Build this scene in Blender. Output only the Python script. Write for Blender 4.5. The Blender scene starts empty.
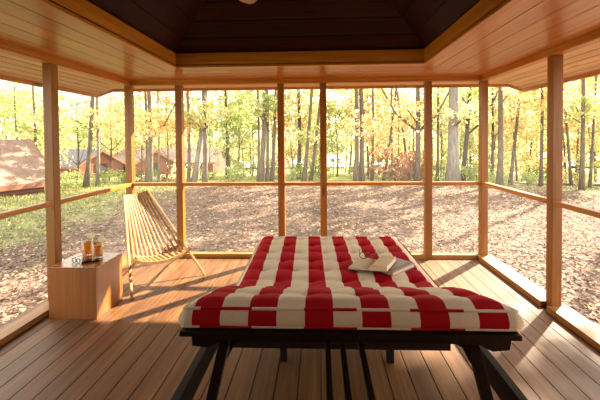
import bpy, math, random
from mathutils import Vector, Matrix
R = random.Random(7)
SC = bpy.context.scene
COL = SC.collection
PI = math.pi

# ------------------------------------------------------------------ helpers
class MB:
    """collects shapes (world coordinates) and links them as ONE mesh object"""
    def __init__(self):
        self.v = []; self.f = []; self.m = []; self.s = []
    def face(self, pts, mi=0, smooth=False):
        n = len(self.v); self.v += [Vector(p) for p in pts]
        self.f.append(list(range(n, n + len(pts)))); self.m.append(mi); self.s.append(smooth)
    def hexa(self, c, mi=0):
        """8 corners: bottom 4 counter-clockwise, top 4"""
        n = len(self.v); self.v += [Vector(p) for p in c]
        for q in ((3,2,1,0),(4,5,6,7),(0,1,5,4),(1,2,6,5),(2,3,7,6),(3,0,4,7)):
            self.f.append([n+i for i in q]); self.m.append(mi); self.s.append(False)
    def box(self, x0, x1, y0, y1, z0, z1, mi=0):
        self.hexa([(x0,y0,z0),(x1,y0,z0),(x1,y1,z0),(x0,y1,z0),(x0,y0,z1),(x1,y0,z1),(x1,y1,z1),(x0,y1,z1)], mi)
    def slab(self, quad, t, mi=0):
        """quad of 4 points, thickened upwards by t"""
        q = [Vector(p) for p in quad]
        self.hexa(q + [p + Vector((0,0,t)) for p in q], mi)
    def bar(self, p, q, w, h, up=(0,0,1), mi=0):
        p = Vector(p); q = Vector(q); d = (q-p).normalized(); up = Vector(up)
        s = d.cross(up)
        if s.length < 1e-4: s = d.cross(Vector((0,1,0)))
        s.normalize(); u = s.cross(d).normalized()
        s *= w/2; u *= h/2
        self.hexa([p-s-u, p+s-u, q+s-u, q-s-u, p-s+u, p+s+u, q+s+u, q-s+u], mi)
    def tube(self, pts, rad, n=8, closed=False, mi=0, smooth=True, caps=True):
        pts = [Vector(p) for p in pts]; k = len(pts)
        if not hasattr(rad, '__len__'): rad = [rad]*k
        base = len(self.v); prev = None
        for i, p in enumerate(pts):
            if closed: d = pts[(i+1) % k] - pts[i-1]
            else: d = pts[min(i+1,k-1)] - pts[max(i-1,0)]
            if d.length < 1e-9: d = Vector((0,0,1))
            d.normalize()
            if prev is None:
                a = d.cross(Vector((0,0,1)))
                if a.length < 1e-3: a = d.cross(Vector((0,1,0)))
            else:
                a = prev - d*prev.dot(d)
                if a.length < 1e-5: a = d.cross(Vector((0,1,0)))
            a.normalize(); prev = a; b = d.cross(a)
            for j in range(n):
                t = 2*PI*j/n
                self.v.append(p + (a*math.cos(t) + b*math.sin(t))*rad[i])
        for i in range(k if closed else k-1):
            i2 = (i+1) % k
            for j in range(n):
                j2 = (j+1) % n
                self.f.append([base+i*n+j, base+i*n+j2, base+i2*n+j2, base+i2*n+j]); self.m.append(mi); self.s.append(smooth)
        if caps and not closed:
            self.f.append([base+j for j in range(n)][::-1]); self.m.append(mi); self.s.append(False)
            self.f.append([base+(k-1)*n+j for j in range(n)]); self.m.append(mi); self.s.append(False)
    def lathe(self, c, prof, n=24, mi=0):
        """profile list of (r, z) about vertical axis at c"""
        c = Vector(c); base = len(self.v)
        for r, z in prof:
            for j in range(n):
                t = 2*PI*j/n
                self.v.append(c + Vector((r*math.cos(t), r*math.sin(t), z)))
        for i in range(len(prof)-1):
            for j in range(n):
                j2 = (j+1) % n
                self.f.append([base+i*n+j, base+i*n+j2, base+(i+1)*n+j2, base+(i+1)*n+j]); self.m.append(mi); self.s.append(True)
    def prism(self, poly, axis_vec, mi=0):
        """extrude a planar polygon along a vector"""
        a = Vector(axis_vec); p = [Vector(q) for q in poly]; n = len(p); b = len(self.v)
        self.v += p + [q + a for q in p]
        self.f.append([b+i for i in range(n)][::-1]); self.f.append([b+n+i for i in range(n)])
        self.m += [mi, mi]; self.s += [False, False]
        for i in range(n):
            j = (i+1) % n
            self.f.append([b+i, b+j, b+n+j, b+n+i]); self.m.append(mi); self.s.append(False)
    def build(self, name, mats, parent=None, origin=None, bevel=0, fix=True):
        if not isinstance(mats, (list, tuple)): mats = [mats]
        wo = Vector(parent['_w']) if parent is not None else (Vector(origin) if origin is not None else Vector((0,0,0)))
        me = bpy.data.meshes.new(name)
        me.from_pydata([tuple(p - wo) for p in self.v], [], self.f)
        me.polygons.foreach_set('material_index', self.m)
        me.polygons.foreach_set('use_smooth', self.s)
        for m in mats: me.materials.append(m)
        if fix:
            import bmesh
            bm = bmesh.new(); bm.from_mesh(me); bmesh.ops.recalc_face_normals(bm, faces=bm.faces)
            bm.to_mesh(me); bm.free()
        o = bpy.data.objects.new(name, me); COL.objects.link(o)
        if parent is not None: o.parent = parent
        else: o.location = wo
        o['_w'] = tuple(wo)
        if bevel:
            md = o.modifiers.new('bevel', 'BEVEL'); md.width = bevel; md.segments = 2; md.limit_method = 'ANGLE'
        return o

def tag(o, label=None, cat=None, group=None, kind=None):
    if label: o['label'] = label
    if cat: o['category'] = cat
    if group: o['group'] = group
    if kind: o['kind'] = kind
    return o
def thing(name, loc, label=None, cat=None, group=None, kind=None):
    o = bpy.data.objects.new(name, None); COL.objects.link(o)
    o.location = loc; o.empty_display_size = .1; o['_w'] = tuple(loc)
    return tag(o, label, cat, group, kind)
def struct(o, label=None):
    o['kind'] = 'structure'
    if label: o['label'] = label
    return o

# ------------------------------------------------------------------ materials
def mat(name):
    m = bpy.data.materials.new(name); m.use_nodes = True
    nt = m.node_tree; nt.nodes.clear()
    out = nt.nodes.new('ShaderNodeOutputMaterial')
    return m, nt, out
def N(nt, typ, **kw):
    n = nt.nodes.new(typ)
    for k, v in kw.items():
        if k.startswith('i_'):
            key = k[2:]; n.inputs[int(key) if key.isdigit() else key.replace('_', ' ')].default_value = v
        else: setattr(n, k, v)
    return n
def L(nt, a, b): nt.links.new(a, b)
def ramp(nt, stops):
    n = nt.nodes.new('ShaderNodeValToRGB'); e = n.color_ramp.elements
    while len(e) > 1: e.remove(e[-1])
    e[0].position = stops[0][0]; e[0].color = (*stops[0][1], 1)
    for p, c in stops[1:]:
        x = e.new(p); x.color = (*c, 1)
    return n
def plain(name, col, rough=.5, metal=0, coat=0):
    m, nt, out = mat(name)
    b = N(nt, 'ShaderNodeBsdfPrincipled', i_Roughness=rough, i_Metallic=metal)
    b.inputs['Base Color'].default_value = (*col, 1); b.inputs['Coat Weight'].default_value = coat
    ns = N(nt, 'ShaderNodeTexNoise', i_Scale=60., i_Detail=3.)
    bp = N(nt, 'ShaderNodeBump', i_Strength=.05, i_Distance=.002)
    L(nt, ns.outputs['Fac'], bp.inputs['Height']); L(nt, bp.outputs[0], b.inputs['Normal'])
    L(nt, b.outputs[0], out.inputs[0]); return m
def wood(name, dark, light, axis='y', rough=.4, coat=.0, cell=None, cellaxis='x', var=.25, knots=True, fine=26., spec=.5):
    """grain stretched along axis; optional per-board variation by cell width"""
    dark = tuple(c*.84 for c in dark); light = tuple(c*.84 for c in light)
    m, nt, out = mat(name)
    tc = N(nt, 'ShaderNodeTexCoord')
    sc = {'x': (1.1, fine, fine), 'y': (fine, 1.1, fine), 'z': (fine, fine, 1.1)}[axis]
    mp = N(nt, 'ShaderNodeMapping'); mp.inputs['Scale'].default_value = sc
    vec = tc.outputs['Object']
    rnd = None
    if cell:
        sep = N(nt, 'ShaderNodeSeparateXYZ'); L(nt, vec, sep.inputs[0])
        dv = N(nt, 'ShaderNodeMath', operation='DIVIDE'); L(nt, sep.outputs['XYZ'.index(cellaxis.upper())], dv.inputs[0]); dv.inputs[1].default_value = cell
        fl = N(nt, 'ShaderNodeMath', operation='FLOOR'); L(nt, dv.outputs[0], fl.inputs[0])
        wn = N(nt, 'ShaderNodeTexWhiteNoise', noise_dimensions='1D'); L(nt, fl.outputs[0], wn.inputs['W'])
        rnd = wn.outputs['Value']
        ad = N(nt, 'ShaderNodeVectorMath', operation='MULTIPLY_ADD')
        L(nt, wn.outputs['Color'], ad.inputs[0]); ad.inputs[1].default_value = (7, 7, 7); L(nt, vec, ad.inputs[2])
        vec = ad.outputs[0]
    L(nt, vec, mp.inputs['Vector'])
    n1 = N(nt, 'ShaderNodeTexNoise', i_Scale=1., i_Detail=6., i_Roughness=.6, i_Distortion=.6); L(nt, mp.outputs[0], n1.inputs['Vector'])
    cr = ramp(nt, [(.3, dark), (.52, tuple((a+b)/2 for a, b in zip(dark, light))), (.7, light)])
    L(nt, n1.outputs['Fac'], cr.inputs[0])
    col = cr.outputs[0]
    if rnd is not None:
        hs = N(nt, 'ShaderNodeHueSaturation')
        mr = N(nt, 'ShaderNodeMapRange'); L(nt, rnd, mr.inputs[0]); mr.inputs[3].default_value = 1-var; mr.inputs[4].default_value = 1+var
        L(nt, mr.outputs[0], hs.inputs['Value']); L(nt, col, hs.inputs['Color']); col = hs.outputs[0]
    if knots:
        mk = N(nt, 'ShaderNodeMapping'); ks = {'x': (1.2, 5, 5), 'y': (5, 1.2, 5), 'z': (5, 5, 1.2)}[axis]; mk.inputs['Scale'].default_value = ks
        L(nt, vec, mk.inputs['Vector'])
        vo = N(nt, 'ShaderNodeTexVoronoi', i_Scale=1.); L(nt, mk.outputs[0], vo.inputs['Vector'])
        kr = ramp(nt, [(.05, (.25, .25, .25)), (.13, (1, 1, 1))]); L(nt, vo.outputs['Distance'], kr.inputs[0])
        mx = N(nt, 'ShaderNodeMixRGB', blend_type='MULTIPLY', i_Fac=.8); L(nt, col, mx.inputs[1]); L(nt, kr.outputs[0], mx.inputs[2]); col = mx.outputs[0]
    b = N(nt, 'ShaderNodeBsdfPrincipled', i_Roughness=rough); L(nt, col, b.inputs['Base Color'])
    b.inputs['Coat Weight'].default_value = coat; b.inputs['Coat Roughness'].default_value = .18
    b.inputs['Specular IOR Level'].default_value = spec
    bp = N(nt, 'ShaderNodeBump', i_Strength=.12, i_Distance=.004); L(nt, n1.outputs['Fac'], bp.inputs['Height']); L(nt, bp.outputs[0], b.inputs['Normal'])
    L(nt, b.outputs[0], out.inputs[0]); return m

M = {}
HD, HL = (.22, .070, .005), (.42, .162, .016)
M['post'] = wood('post_wood', HD, HL, 'z', .42)
M['beam_x'] = wood('beam_wood_across', (.40, .125, .010), (.66, .26, .03), 'x', .38)
M['beam_y'] = wood('beam_wood_along', (.40, .125, .010), (.66, .26, .03), 'y', .38)
CD, CL = (.38, .115, .010), (.60, .235, .028)
M['ceil_y'] = wood('ceiling_boards_along', CD, CL, 'y', .34, .25, .2, 'x', .12)
M['ceil_x'] = wood('ceiling_boards_across', CD, CL, 'x', .34, .25, .2, 'y', .12)
M['soffit'] = wood('eave_boards', (.66, .42, .19), (.84, .60, .34), 'y', .5, 0, .14, 'x', .1)
M['soffit_x'] = wood('eave_boards_across', (.66, .42, .19), (.84, .60, .34), 'x', .5, 0, .14, 'y', .1)
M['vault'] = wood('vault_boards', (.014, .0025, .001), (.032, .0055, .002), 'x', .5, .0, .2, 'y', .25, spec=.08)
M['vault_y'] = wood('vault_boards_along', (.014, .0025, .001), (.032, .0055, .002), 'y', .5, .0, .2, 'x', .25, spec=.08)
M['floor'] = wood('deck_boards', (.13, .050, .016), (.28, .125, .047), 'y', .45, .0, .152, 'x', .16, spec=.3)
M['plate_x'] = wood('sill_wood_across', (.32, .118, .020), (.50, .235, .06), 'x', .45)
M['plate_y'] = wood('sill_wood_along', (.32, .118, .020), (.50, .235, .06), 'y', .45)
M['gap'] = plain('dark_gap', (.03, .018, .012), .9)
M['table'] = wood('cherry_veneer', (.28, .085, .012), (.40, .14, .026), 'z', .38, .1, knots=False, fine=34.)
M['table_top'] = wood('cherry_veneer_top', (.28, .085, .012), (.40, .14, .026), 'x', .25, .3, knots=False, fine=34.)
M['chair'] = wood('oak_sticks', (.40, .20, .07), (.58, .35, .15), 'z', .45, knots=False, fine=30.)
M['dark'] = wood('espresso_wood', (.018, .010, .008), (.035, .018, .012), 'y', .5, knots=False, spec=.15)
M['fan'] = wood('fan_blade_wood', (.35, .18, .08), (.5, .28, .13), 'x', .4, knots=False)
M['metal_dark'] = plain('dark_metal', (.03, .022, .018), .35, .8)
M['brass'] = plain('bronze_metal', (.2, .12, .06), .35, .9)
M['black'] = plain('black_plastic', (.012, .012, .013), .25)
M['blackglass'] = plain('black_screen', (.01, .01, .012), .06)
M['rope'] = plain('wire_rope', (.25, .2, .15), .6, .4)

def stripes():
    m, nt, out = mat('striped_canvas')
    tc = N(nt, 'ShaderNodeTexCoord'); at_ = N(nt, 'ShaderNodeAttribute', attribute_name='stripe')
    # cream is centred on the middle of the mattress, stripes are 0.1216 m wide
    a = N(nt, 'ShaderNodeMath', operation='MULTIPLY_ADD'); L(nt, at_.outputs['Fac'], a.inputs[0]); a.inputs[1].default_value = 1/.2432; a.inputs[2].default_value = 100.25
    f = N(nt, 'ShaderNodeMath', operation='FRACT'); L(nt, a.outputs[0], f.inputs[0])
    g = N(nt, 'ShaderNodeMath', operation='GREATER_THAN'); L(nt, f.outputs[0], g.inputs[0]); g.inputs[1].default_value = .5
    n = N(nt, 'ShaderNodeTexNoise', i_Scale=260., i_Detail=2.); L(nt, tc.outputs['Object'], n.inputs['Vector'])
    mx = N(nt, 'ShaderNodeMixRGB'); L(nt, g.outputs[0], mx.inputs[0]); mx.inputs[1].default_value = (.95, .84, .62, 1); mx.inputs[2].default_value = (.50, .004, .014, 1)
    hs = N(nt, 'ShaderNodeHueSaturation'); L(nt, mx.outputs[0], hs.inputs['Color'])
    mr = N(nt, 'ShaderNodeMapRange'); L(nt, n.outputs['Fac'], mr.inputs[0]); mr.inputs[3].default_value = .85; mr.inputs[4].default_value = 1.12; L(nt, mr.outputs[0], hs.inputs['Value'])
    b = N(nt, 'ShaderNodeBsdfPrincipled', i_Roughness=.85); L(nt, hs.outputs[0], b.inputs['Base Color'])
    b.inputs['Specular IOR Level'].default_value = .15
    bp = N(nt, 'ShaderNodeBump', i_Strength=.15, i_Distance=.002); L(nt, n.outputs['Fac'], bp.inputs['Height']); L(nt, bp.outputs[0], b.inputs['Normal'])
    L(nt, b.outputs[0], out.inputs[0]); return m
M['stripe'] = stripes()

def screen_mat():
    m, nt, out = mat('insect_screen')
    t = N(nt, 'ShaderNodeBsdfTransparent'); d = N(nt, 'ShaderNodeBsdfDiffuse'); d.inputs[0].default_value = (.62, .60, .56, 1)
    tr = N(nt, 'ShaderNodeBsdfTranslucent'); tr.inputs[0].default_value = (.62, .60, .56, 1)
    m1 = N(nt, 'ShaderNodeMixShader', i_Fac=.5); L(nt, d.outputs[0], m1.inputs[1]); L(nt, tr.outputs[0], m1.inputs[2])
    tc = N(nt, 'ShaderNodeTexCoord'); n = N(nt, 'ShaderNodeTexNoise', i_Scale=900.); L(nt, tc.outputs['Object'], n.inputs['Vector'])
    mr = N(nt, 'ShaderNodeMapRange'); L(nt, n.outputs['Fac'], mr.inputs[0]); mr.inputs[3].default_value = .014; mr.inputs[4].default_value = .034
    m2 = N(nt, 'ShaderNodeMixShader'); L(nt, mr.outputs[0], m2.inputs[0]); L(nt, t.outputs[0], m2.inputs[1]); L(nt, m1.outputs[0], m2.inputs[2])
    L(nt, m2.outputs[0], out.inputs[0]); return m
M['screen'] = screen_mat()

def glass_mat(name, col):
    m, nt, out = mat(name)
    t = N(nt, 'ShaderNodeBsdfTransparent'); t.inputs[0].default_value = (*col, 1)
    g = N(nt, 'ShaderNodeBsdfGlossy', i_Roughness=.04); lw = N(nt, 'ShaderNodeLayerWeight', i_Blend=.12)
    m1 = N(nt, 'ShaderNodeMixShader'); L(nt, lw.outputs['Facing'], m1.inputs[0]); L(nt, t.outputs[0], m1.inputs[1]); L(nt, g.outputs[0], m1.inputs[2])
    L(nt, m1.outputs[0], out.inputs[0]); return m
M['glass'] = glass_mat('clear_glass', (.97, .98, .97))
def tea():
    m, nt, out = mat('iced_tea')
    tc = N(nt, 'ShaderNodeTexCoord'); n = N(nt, 'ShaderNodeTexNoise', i_Scale=45., i_Detail=1.); L(nt, tc.outputs['Object'], n.inputs['Vector'])
    cr = ramp(nt, [(.35, (.86, .36, .01)), (.6, (.97, .52, .03)), (.75, (1., .72, .2))]); L(nt, n.outputs['Fac'], cr.inputs[0])
    d = N(nt, 'ShaderNodeBsdfDiffuse'); L(nt, cr.outputs[0], d.inputs[0])
    t = N(nt, 'ShaderNodeBsdfTranslucent'); L(nt, cr.outputs[0], t.inputs[0])
    g = N(nt, 'ShaderNodeBsdfGlossy', i_Roughness=.15)
    m1 = N(nt, 'ShaderNodeMixShader', i_Fac=.55); L(nt, d.outputs[0], m1.inputs[1]); L(nt, t.outputs[0], m1.inputs[2])
    m2 = N(nt, 'ShaderNodeMixShader', i_Fac=.06); L(nt, m1.outputs[0], m2.inputs[1]); L(nt, g.outputs[0], m2.inputs[2])
    L(nt, m2.outputs[0], out.inputs[0]); return m
M['tea'] = tea()
M['lemon'] = plain('lemon_flesh', (.95, .88, .55), .4)
M['lemon_rind'] = plain('lemon_rind', (.92, .78, .30), .4)
def paper():
    m, nt, out = mat('book_pages')
    tc = N(nt, 'ShaderNodeTexCoord'); w = N(nt, 'ShaderNodeTexNoise', i_Scale=4., i_Detail=2.); L(nt, tc.outputs['Object'], w.inputs['Vector'])
    cr = ramp(nt, [(.3, (.74, .58, .38)), (.7, (.84, .70, .49))]); L(nt, w.outputs['Fac'], cr.inputs[0])
    b = N(nt, 'ShaderNodeBsdfPrincipled', i_Roughness=.8); L(nt, cr.outputs[0], b.inputs['Base Color']); L(nt, b.outputs[0], out.inputs[0]); return m
M['paper'] = paper()
M['cover'] = plain('dark_book_cover', (.05, .035, .03), .5)
M['cover2'] = plain('grey_book_cover', (.45, .40, .38), .5)
M['cover_band'] = plain('mauve_cover_band', (.30, .22, .24), .5)

def bark(name, a, b_):
    a = tuple(c*.55 for c in a); b_ = tuple(c*.55 for c in b_)
    m, nt, out = mat(name)
    tc = N(nt, 'ShaderNodeTexCoord'); mp = N(nt, 'ShaderNodeMapping'); mp.inputs['Scale'].default_value = (14, 14, 2.5); L(nt, tc.outputs['Object'], mp.inputs[0])
    n = N(nt, 'ShaderNodeTexNoise', i_Scale=1., i_Detail=5.); L(nt, mp.outputs[0], n.inputs['Vector'])
    cr = ramp(nt, [(.35, a), (.65, b_)]); L(nt, n.outputs['Fac'], cr.inputs[0])
    b = N(nt, 'ShaderNodeBsdfPrincipled', i_Roughness=.9); L(nt, cr.outputs[0], b.inputs['Base Color'])
    bp = N(nt, 'ShaderNodeBump', i_Strength=.5, i_Distance=.03); L(nt, n.outputs['Fac'], bp.inputs['Height']); L(nt, bp.outputs[0], b.inputs['Normal'])
    L(nt, b.outputs[0], out.inputs[0]); return m
M['bark'] = bark('grey_bark', (.15, .105, .07), (.33, .25, .18))
M['bark_pale'] = bark('pale_bark', (.30, .26, .21), (.52, .46, .38))
M['bark_dark'] = bark('dark_bark', (.08, .055, .04), (.18, .13, .09))

def leaf(name, a, b_, c):
    a, b_, c = (tuple(q*.8 for q in w) for w in (a, b_, c))
    m, nt, out = mat(name)
    tc = N(nt, 'ShaderNodeTexCoord'); oi = N(nt, 'ShaderNodeObjectInfo')
    n = N(nt, 'ShaderNodeTexNoise', i_Scale=2.2, i_Detail=4., i_Roughness=.7, noise_dimensions='4D'); L(nt, tc.outputs['Object'], n.inputs['Vector'])
    mw = N(nt, 'ShaderNodeMath', operation='MULTIPLY'); L(nt, oi.outputs['Random'], mw.inputs[0]); mw.inputs[1].default_value = 40; L(nt, mw.outputs[0], n.inputs['W'])
    cr = ramp(nt, [(.3, a), (.5, b_), (.7, c)]); L(nt, n.outputs['Fac'], cr.inputs[0])
    d = N(nt, 'ShaderNodeBsdfDiffuse'); L(nt, cr.outputs[0], d.inputs[0])
    t = N(nt, 'ShaderNodeBsdfTranslucent'); L(nt, cr.outputs[0], t.inputs[0])
    m1 = N(nt, 'ShaderNodeMixShader', i_Fac=.55); L(nt, d.outputs[0], m1.inputs[1]); L(nt, t.outputs[0], m1.inputs[2])
    L(nt, m1.outputs[0], out.inputs[0]); return m
LEAF = {
 'yellow': leaf('yellow_leaves', (.62, .47, .16), (.84, .73, .36), (.90, .84, .54)),
 'yellow-green': leaf('yellowgreen_leaves', (.27, .36, .09), (.52, .59, .20), (.76, .78, .42)),
 'green': leaf('green_leaves', (.17, .25, .04), (.36, .45, .09), (.58, .62, .20)),
 'orange': leaf('orange_leaves', (.60, .28, .08), (.82, .50, .18), (.88, .68, .32)),
 'rust-brown': leaf('rust_leaves', (.24, .10, .05), (.42, .20, .11), (.58, .34, .2)),
}

def ground_mat():
    m, nt, out = mat('forest_floor')
    tc = N(nt, 'ShaderNodeTexCoord')
    n = N(nt, 'ShaderNodeTexNoise', i_Scale=.55, i_Detail=4.); L(nt, tc.outputs['Object'], n.inputs['Vector'])
    n2 = N(nt, 'ShaderNodeTexVoronoi', i_Scale=9.); L(nt, tc.outputs['Object'], n2.inputs['Vector'])
    cr = ramp(nt, [(.0, (.055, .032, .02)), (.35, (.135, .082, .054)), (.7, (.20, .128, .086)), (1., (.27, .19, .138))]); L(nt, n2.outputs['Color'], cr.inputs[0])
    cr2 = ramp(nt, [(.35, (.8, .76, .74)), (.65, (1.1, 1.05, 1.0))]); L(nt, n.outputs['Fac'], cr2.inputs[0])
    mx = N(nt, 'ShaderNodeMixRGB', blend_type='MULTIPLY', i_Fac=1.); L(nt, cr.outputs[0], mx.inputs[1]); L(nt, cr2.outputs[0], mx.inputs[2])
    # grass: to the left of the porch, and again past the clearing
    sp = N(nt, 'ShaderNodeSeparateXYZ'); L(nt, tc.outputs['Object'], sp.inputs[0])
    ln = N(nt, 'ShaderNodeVectorMath', operation='LENGTH'); L(nt, tc.outputs['Object'], ln.inputs[0])
    n3 = N(nt, 'ShaderNodeTexNoise', i_Scale=.8, i_Detail=5., i_Roughness=.7); L(nt, tc.outputs['Object'], n3.inputs['Vector'])
    wob = N(nt, 'ShaderNodeMath', operation='MULTIPLY_ADD'); L(nt, n3.outputs['Fac'], wob.inputs[0]); wob.inputs[1].default_value = 7.; wob.inputs[2].default_value = -3.5
    a = N(nt, 'ShaderNodeMath', operation='ADD'); L(nt, ln.outputs['Value'], a.inputs[0]); L(nt, wob.outputs[0], a.inputs[1])
    g1 = N(nt, 'ShaderNodeMapRange'); L(nt, a.outputs[0], g1.inputs[0]); g1.inputs[1].default_value = 16.; g1.inputs[2].default_value = 19.
    b1 = N(nt, 'ShaderNodeMath', operation='ADD'); L(nt, sp.outputs[0], b1.inputs[0]); L(nt, wob.outputs[0], b1.inputs[1])
    g2 = N(nt, 'ShaderNodeMapRange'); L(nt, b1.outputs[0], g2.inputs[0]); g2.inputs[1].default_value = -5.2; g2.inputs[2].default_value = -7.6
    mxm = N(nt, 'ShaderNodeMath', operation='MAXIMUM'); L(nt, g1.outputs[0], mxm.inputs[0]); L(nt, g2.outputs[0], mxm.inputs[1])
    sc = N(nt, 'ShaderNodeMath', operation='MULTIPLY'); L(nt, mxm.outputs[0], sc.inputs[0]); sc.inputs[1].default_value = .8
    gr = ramp(nt, [(.3, (.16, .20, .05)), (.6, (.33, .36, .11)), (.8, (.50, .45, .20))])
    n4 = N(nt, 'ShaderNodeTexNoise', i_Scale=3.5, i_Detail=6.); L(nt, tc.outputs['Object'], n4.inputs['Vector']); L(nt, n4.outputs['Fac'], gr.inputs[0])
    mg = N(nt, 'ShaderNodeMixRGB'); L(nt, sc.outputs[0], mg.inputs[0]); L(nt, mx.outputs[0], mg.inputs[1]); L(nt, gr.outputs[0], mg.inputs[2])
    b = N(nt, 'ShaderNodeBsdfPrincipled', i_Roughness=.95); L(nt, mg.outputs[0], b.inputs['Base Color']); b.inputs['Specular IOR Level'].default_value = .1
    bp = N(nt, 'ShaderNodeBump', i_Strength=.9, i_Distance=.06); L(nt, n2.outputs['Distance'], bp.inputs['Height']); L(nt, bp.outputs[0], b.inputs['Normal'])
    L(nt, b.outputs[0], out.inputs[0]); return m
M['ground'] = ground_mat()
M['gravel'] = plain('pale_gravel', (.42, .39, .35), .9)
def shingle(name, a, b_):
    m, nt, out = mat(name)
    tc = N(nt, 'ShaderNodeTexCoord'); br = N(nt, 'ShaderNodeTexBrick', i_Scale=3.5)
    br.inputs['Color1'].default_value = (*a, 1); br.inputs['Color2'].default_value = (*b_, 1); br.inputs['Mortar'].default_value = (*[x*.5 for x in a], 1); br.inputs['Mortar Size'].default_value = .012
    L(nt, tc.outputs['Object'], br.inputs[0])
    b = N(nt, 'ShaderNodeBsdfPrincipled', i_Roughness=.9); L(nt, br.outputs[0], b.inputs['Base Color']); L(nt, b.outputs[0], out.inputs[0]); return m
M['shingle'] = shingle('brown_shingles', (.20, .12, .082), (.28, .175, .12))
M['shingle_grey'] = shingle('grey_shingles', (.10, .085, .08), (.15, .13, .125))
def siding():
    m, nt, out = mat('redbrown_siding')
    tc = N(nt, 'ShaderNodeTexCoord'); w = N(nt, 'ShaderNodeTexWave', bands_direction='Z', i_Scale=2.2); L(nt, tc.outputs['Object'], w.inputs[0])
    cr = ramp(nt, [(.1, (.11, .032, .016)), (.3, (.26, .085, .045))]); L(nt, w.outputs['Fac'], cr.inputs[0])
    b = N(nt, 'ShaderNodeBsdfPrincipled', i_Roughness=.8); L(nt, cr.outputs[0], b.inputs['Base Color']); L(nt, b.outputs[0], out.inputs[0]); return m
M['siding'] = siding()
M['trimred'] = plain('redbrown_trim', (.24, .085, .045), .7)
M['darkopening'] = plain('dark_door_paint', (.05, .03, .025), .8)
def water():
    m, nt, out = mat('lake_water')
    b = N(nt, 'ShaderNodeBsdfPrincipled', i_Roughness=.12); b.inputs['Base Color'].default_value = (.55, .62, .66, 1)
    tc = N(nt, 'ShaderNodeTexCoord'); n = N(nt, 'ShaderNodeTexNoise', i_Scale=1.5, i_Detail=3.); L(nt, tc.outputs['Object'], n.inputs['Vector'])
    bp = N(nt, 'ShaderNodeBump', i_Strength=.2, i_Distance=.05); L(nt, n.outputs['Fac'], bp.inputs['Height']); L(nt, bp.outputs[0], b.inputs['Normal'])
    L(nt, b.outputs[0], out.inputs[0]); return m
M['water'] = water()
def litter_mat(name, a, b_, c):
    m, nt, out = mat(name)
    gm = N(nt, 'ShaderNodeNewGeometry')
    cr = ramp(nt, [(0., a), (.5, b_), (1., c)]); L(nt, gm.outputs['Random Per Island'], cr.inputs[0])
    b = N(nt, 'ShaderNodeBsdfPrincipled', i_Roughness=.7); L(nt, cr.outputs[0], b.inputs['Base Color']); b.inputs['Specular IOR Level'].default_value = .25
    L(nt, b.outputs[0], out.inputs[0]); return m
M['litter'] = litter_mat('dry_leaves', (.11, .06, .036), (.21, .125, .08), (.36, .24, .165))
M['litter_y'] = litter_mat('bright_fallen_leaves', (.72, .36, .10), (.78, .52, .16), (.62, .24, .08))
M['grass'] = litter_mat('grass_blades', (.20, .24, .05), (.38, .38, .10), (.55, .48, .16))

# ------------------------------------------------------------------ room dimensions (m), camera stands at x=0, y=0
XL, XR, YB = -2.652, 2.209, 4.75
PW = .045                      # half post
ZB, ZC, ZR, ZP = 2.392, 2.459, 1.0426, .055
TXL, TXR, TY, TZ = -1.625, 1.166, 3.898, 2.619
YF = -2.2
SIDE_Y = [3.335, 1.90, .46, -.98]
BACK_X = [-1.94, -.525, .054, 1.47]

# floor: real deck boards with open joints over a dark sub-floor
fb = MB(); w = .152
x = math.floor((XL-.14)/w)*w
while x < XR+.14:
    a = max(x+.0035, XL-.14); b = min(x+w-.0035, XR+.14)
    if b-a > .01: fb.box(a, b, YF, YB+.14, -.04, 0)
    x += w
fb.box(XL-.14, XR+.14, YF, YB+.14, -.10, -.041, 1)
fb.box(XL-.14, XR+.14, YB+.14, YB+.18, -.30, -.001)
fb.box(XL-.18, XL-.14, YF, YB+.18, -.30, -.001); fb.box(XR+.14, XR+.18, YF, YB+.18, -.30, -.001)
struct(fb.build('floor', [M['floor'], M['gap']]), 'brown wooden deck board floor of the screened porch')

def post(parent, x, y, name='post'):
    m = MB(); m.box(x-PW, x+PW, y-PW, y+PW, 0, ZB)
    return m.build(name, M['post'], parent, bevel=.004)
wb = thing('wall_back', (0, YB, 0), 'honey wood post and screen wall behind the daybed', None, None, 'structure')
wl = thing('wall_left', (XL, 0, 0), 'honey wood post and screen wall beside the slatted chair', None, None, 'structure')
wr = thing('wall_right', (XR, 0, 0), 'honey wood post and screen wall on the right of the porch', None, None, 'structure')
bx = [XL] + BACK_X + [XR]
for x in bx[1:-1]: post(wb, x, YB)
post(wl, XL, YB, 'corner_post'); post(wr, XR, YB, 'corner_post')
for y in SIDE_Y: post(wl, XL, y); post(wr, XR, y)
def seg(parent, name, m_, x0, x1, y0, y1, z0, z1):
    b = MB(); b.box(x0, x1, y0, y1, z0, z1); return b.build(name, m_, parent, bevel=.004)
for i in range(5):
    a, b = bx[i]+PW+.0005, bx[i+1]-PW-.0005
    seg(wb, 'mid_rail', M['beam_x'], a, b, YB-.045, YB+.025, ZR-.045, ZR)
    seg(wb, 'bottom_plate', M['plate_x'], a, b, YB-.045, YB+.045, 0, ZP)
sy = [YB] + SIDE_Y + [YF]
for i in range(5):
    b, a = sy[i]-PW-.0005, sy[i+1]+PW+.0005
    seg(wl, 'mid_rail', M['beam_y'], XL-.025, XL+.045, a, b, ZR-.045, ZR)
    seg(wr, 'mid_rail', M['beam_y'], XR-.025, XR+.045-.09+.025, a, b, ZR-.045, ZR) if False else seg(wr, 'mid_rail', M['beam_y'], XR-.045, XR+.025, a, b, ZR-.045, ZR)
    seg(wl, 'bottom_plate', M['plate_y'], XL-.045, XL+.105, a, b, 0, ZP)
    seg(wr, 'bottom_plate', M['plate_y'], XR-.095, XR+.045, a, b, 0, ZP)
seg(wb, 'top_beam', M['beam_x'], XL-.045, XR+.045, YB-.05, YB+.05, ZB, ZC+.03)
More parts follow.
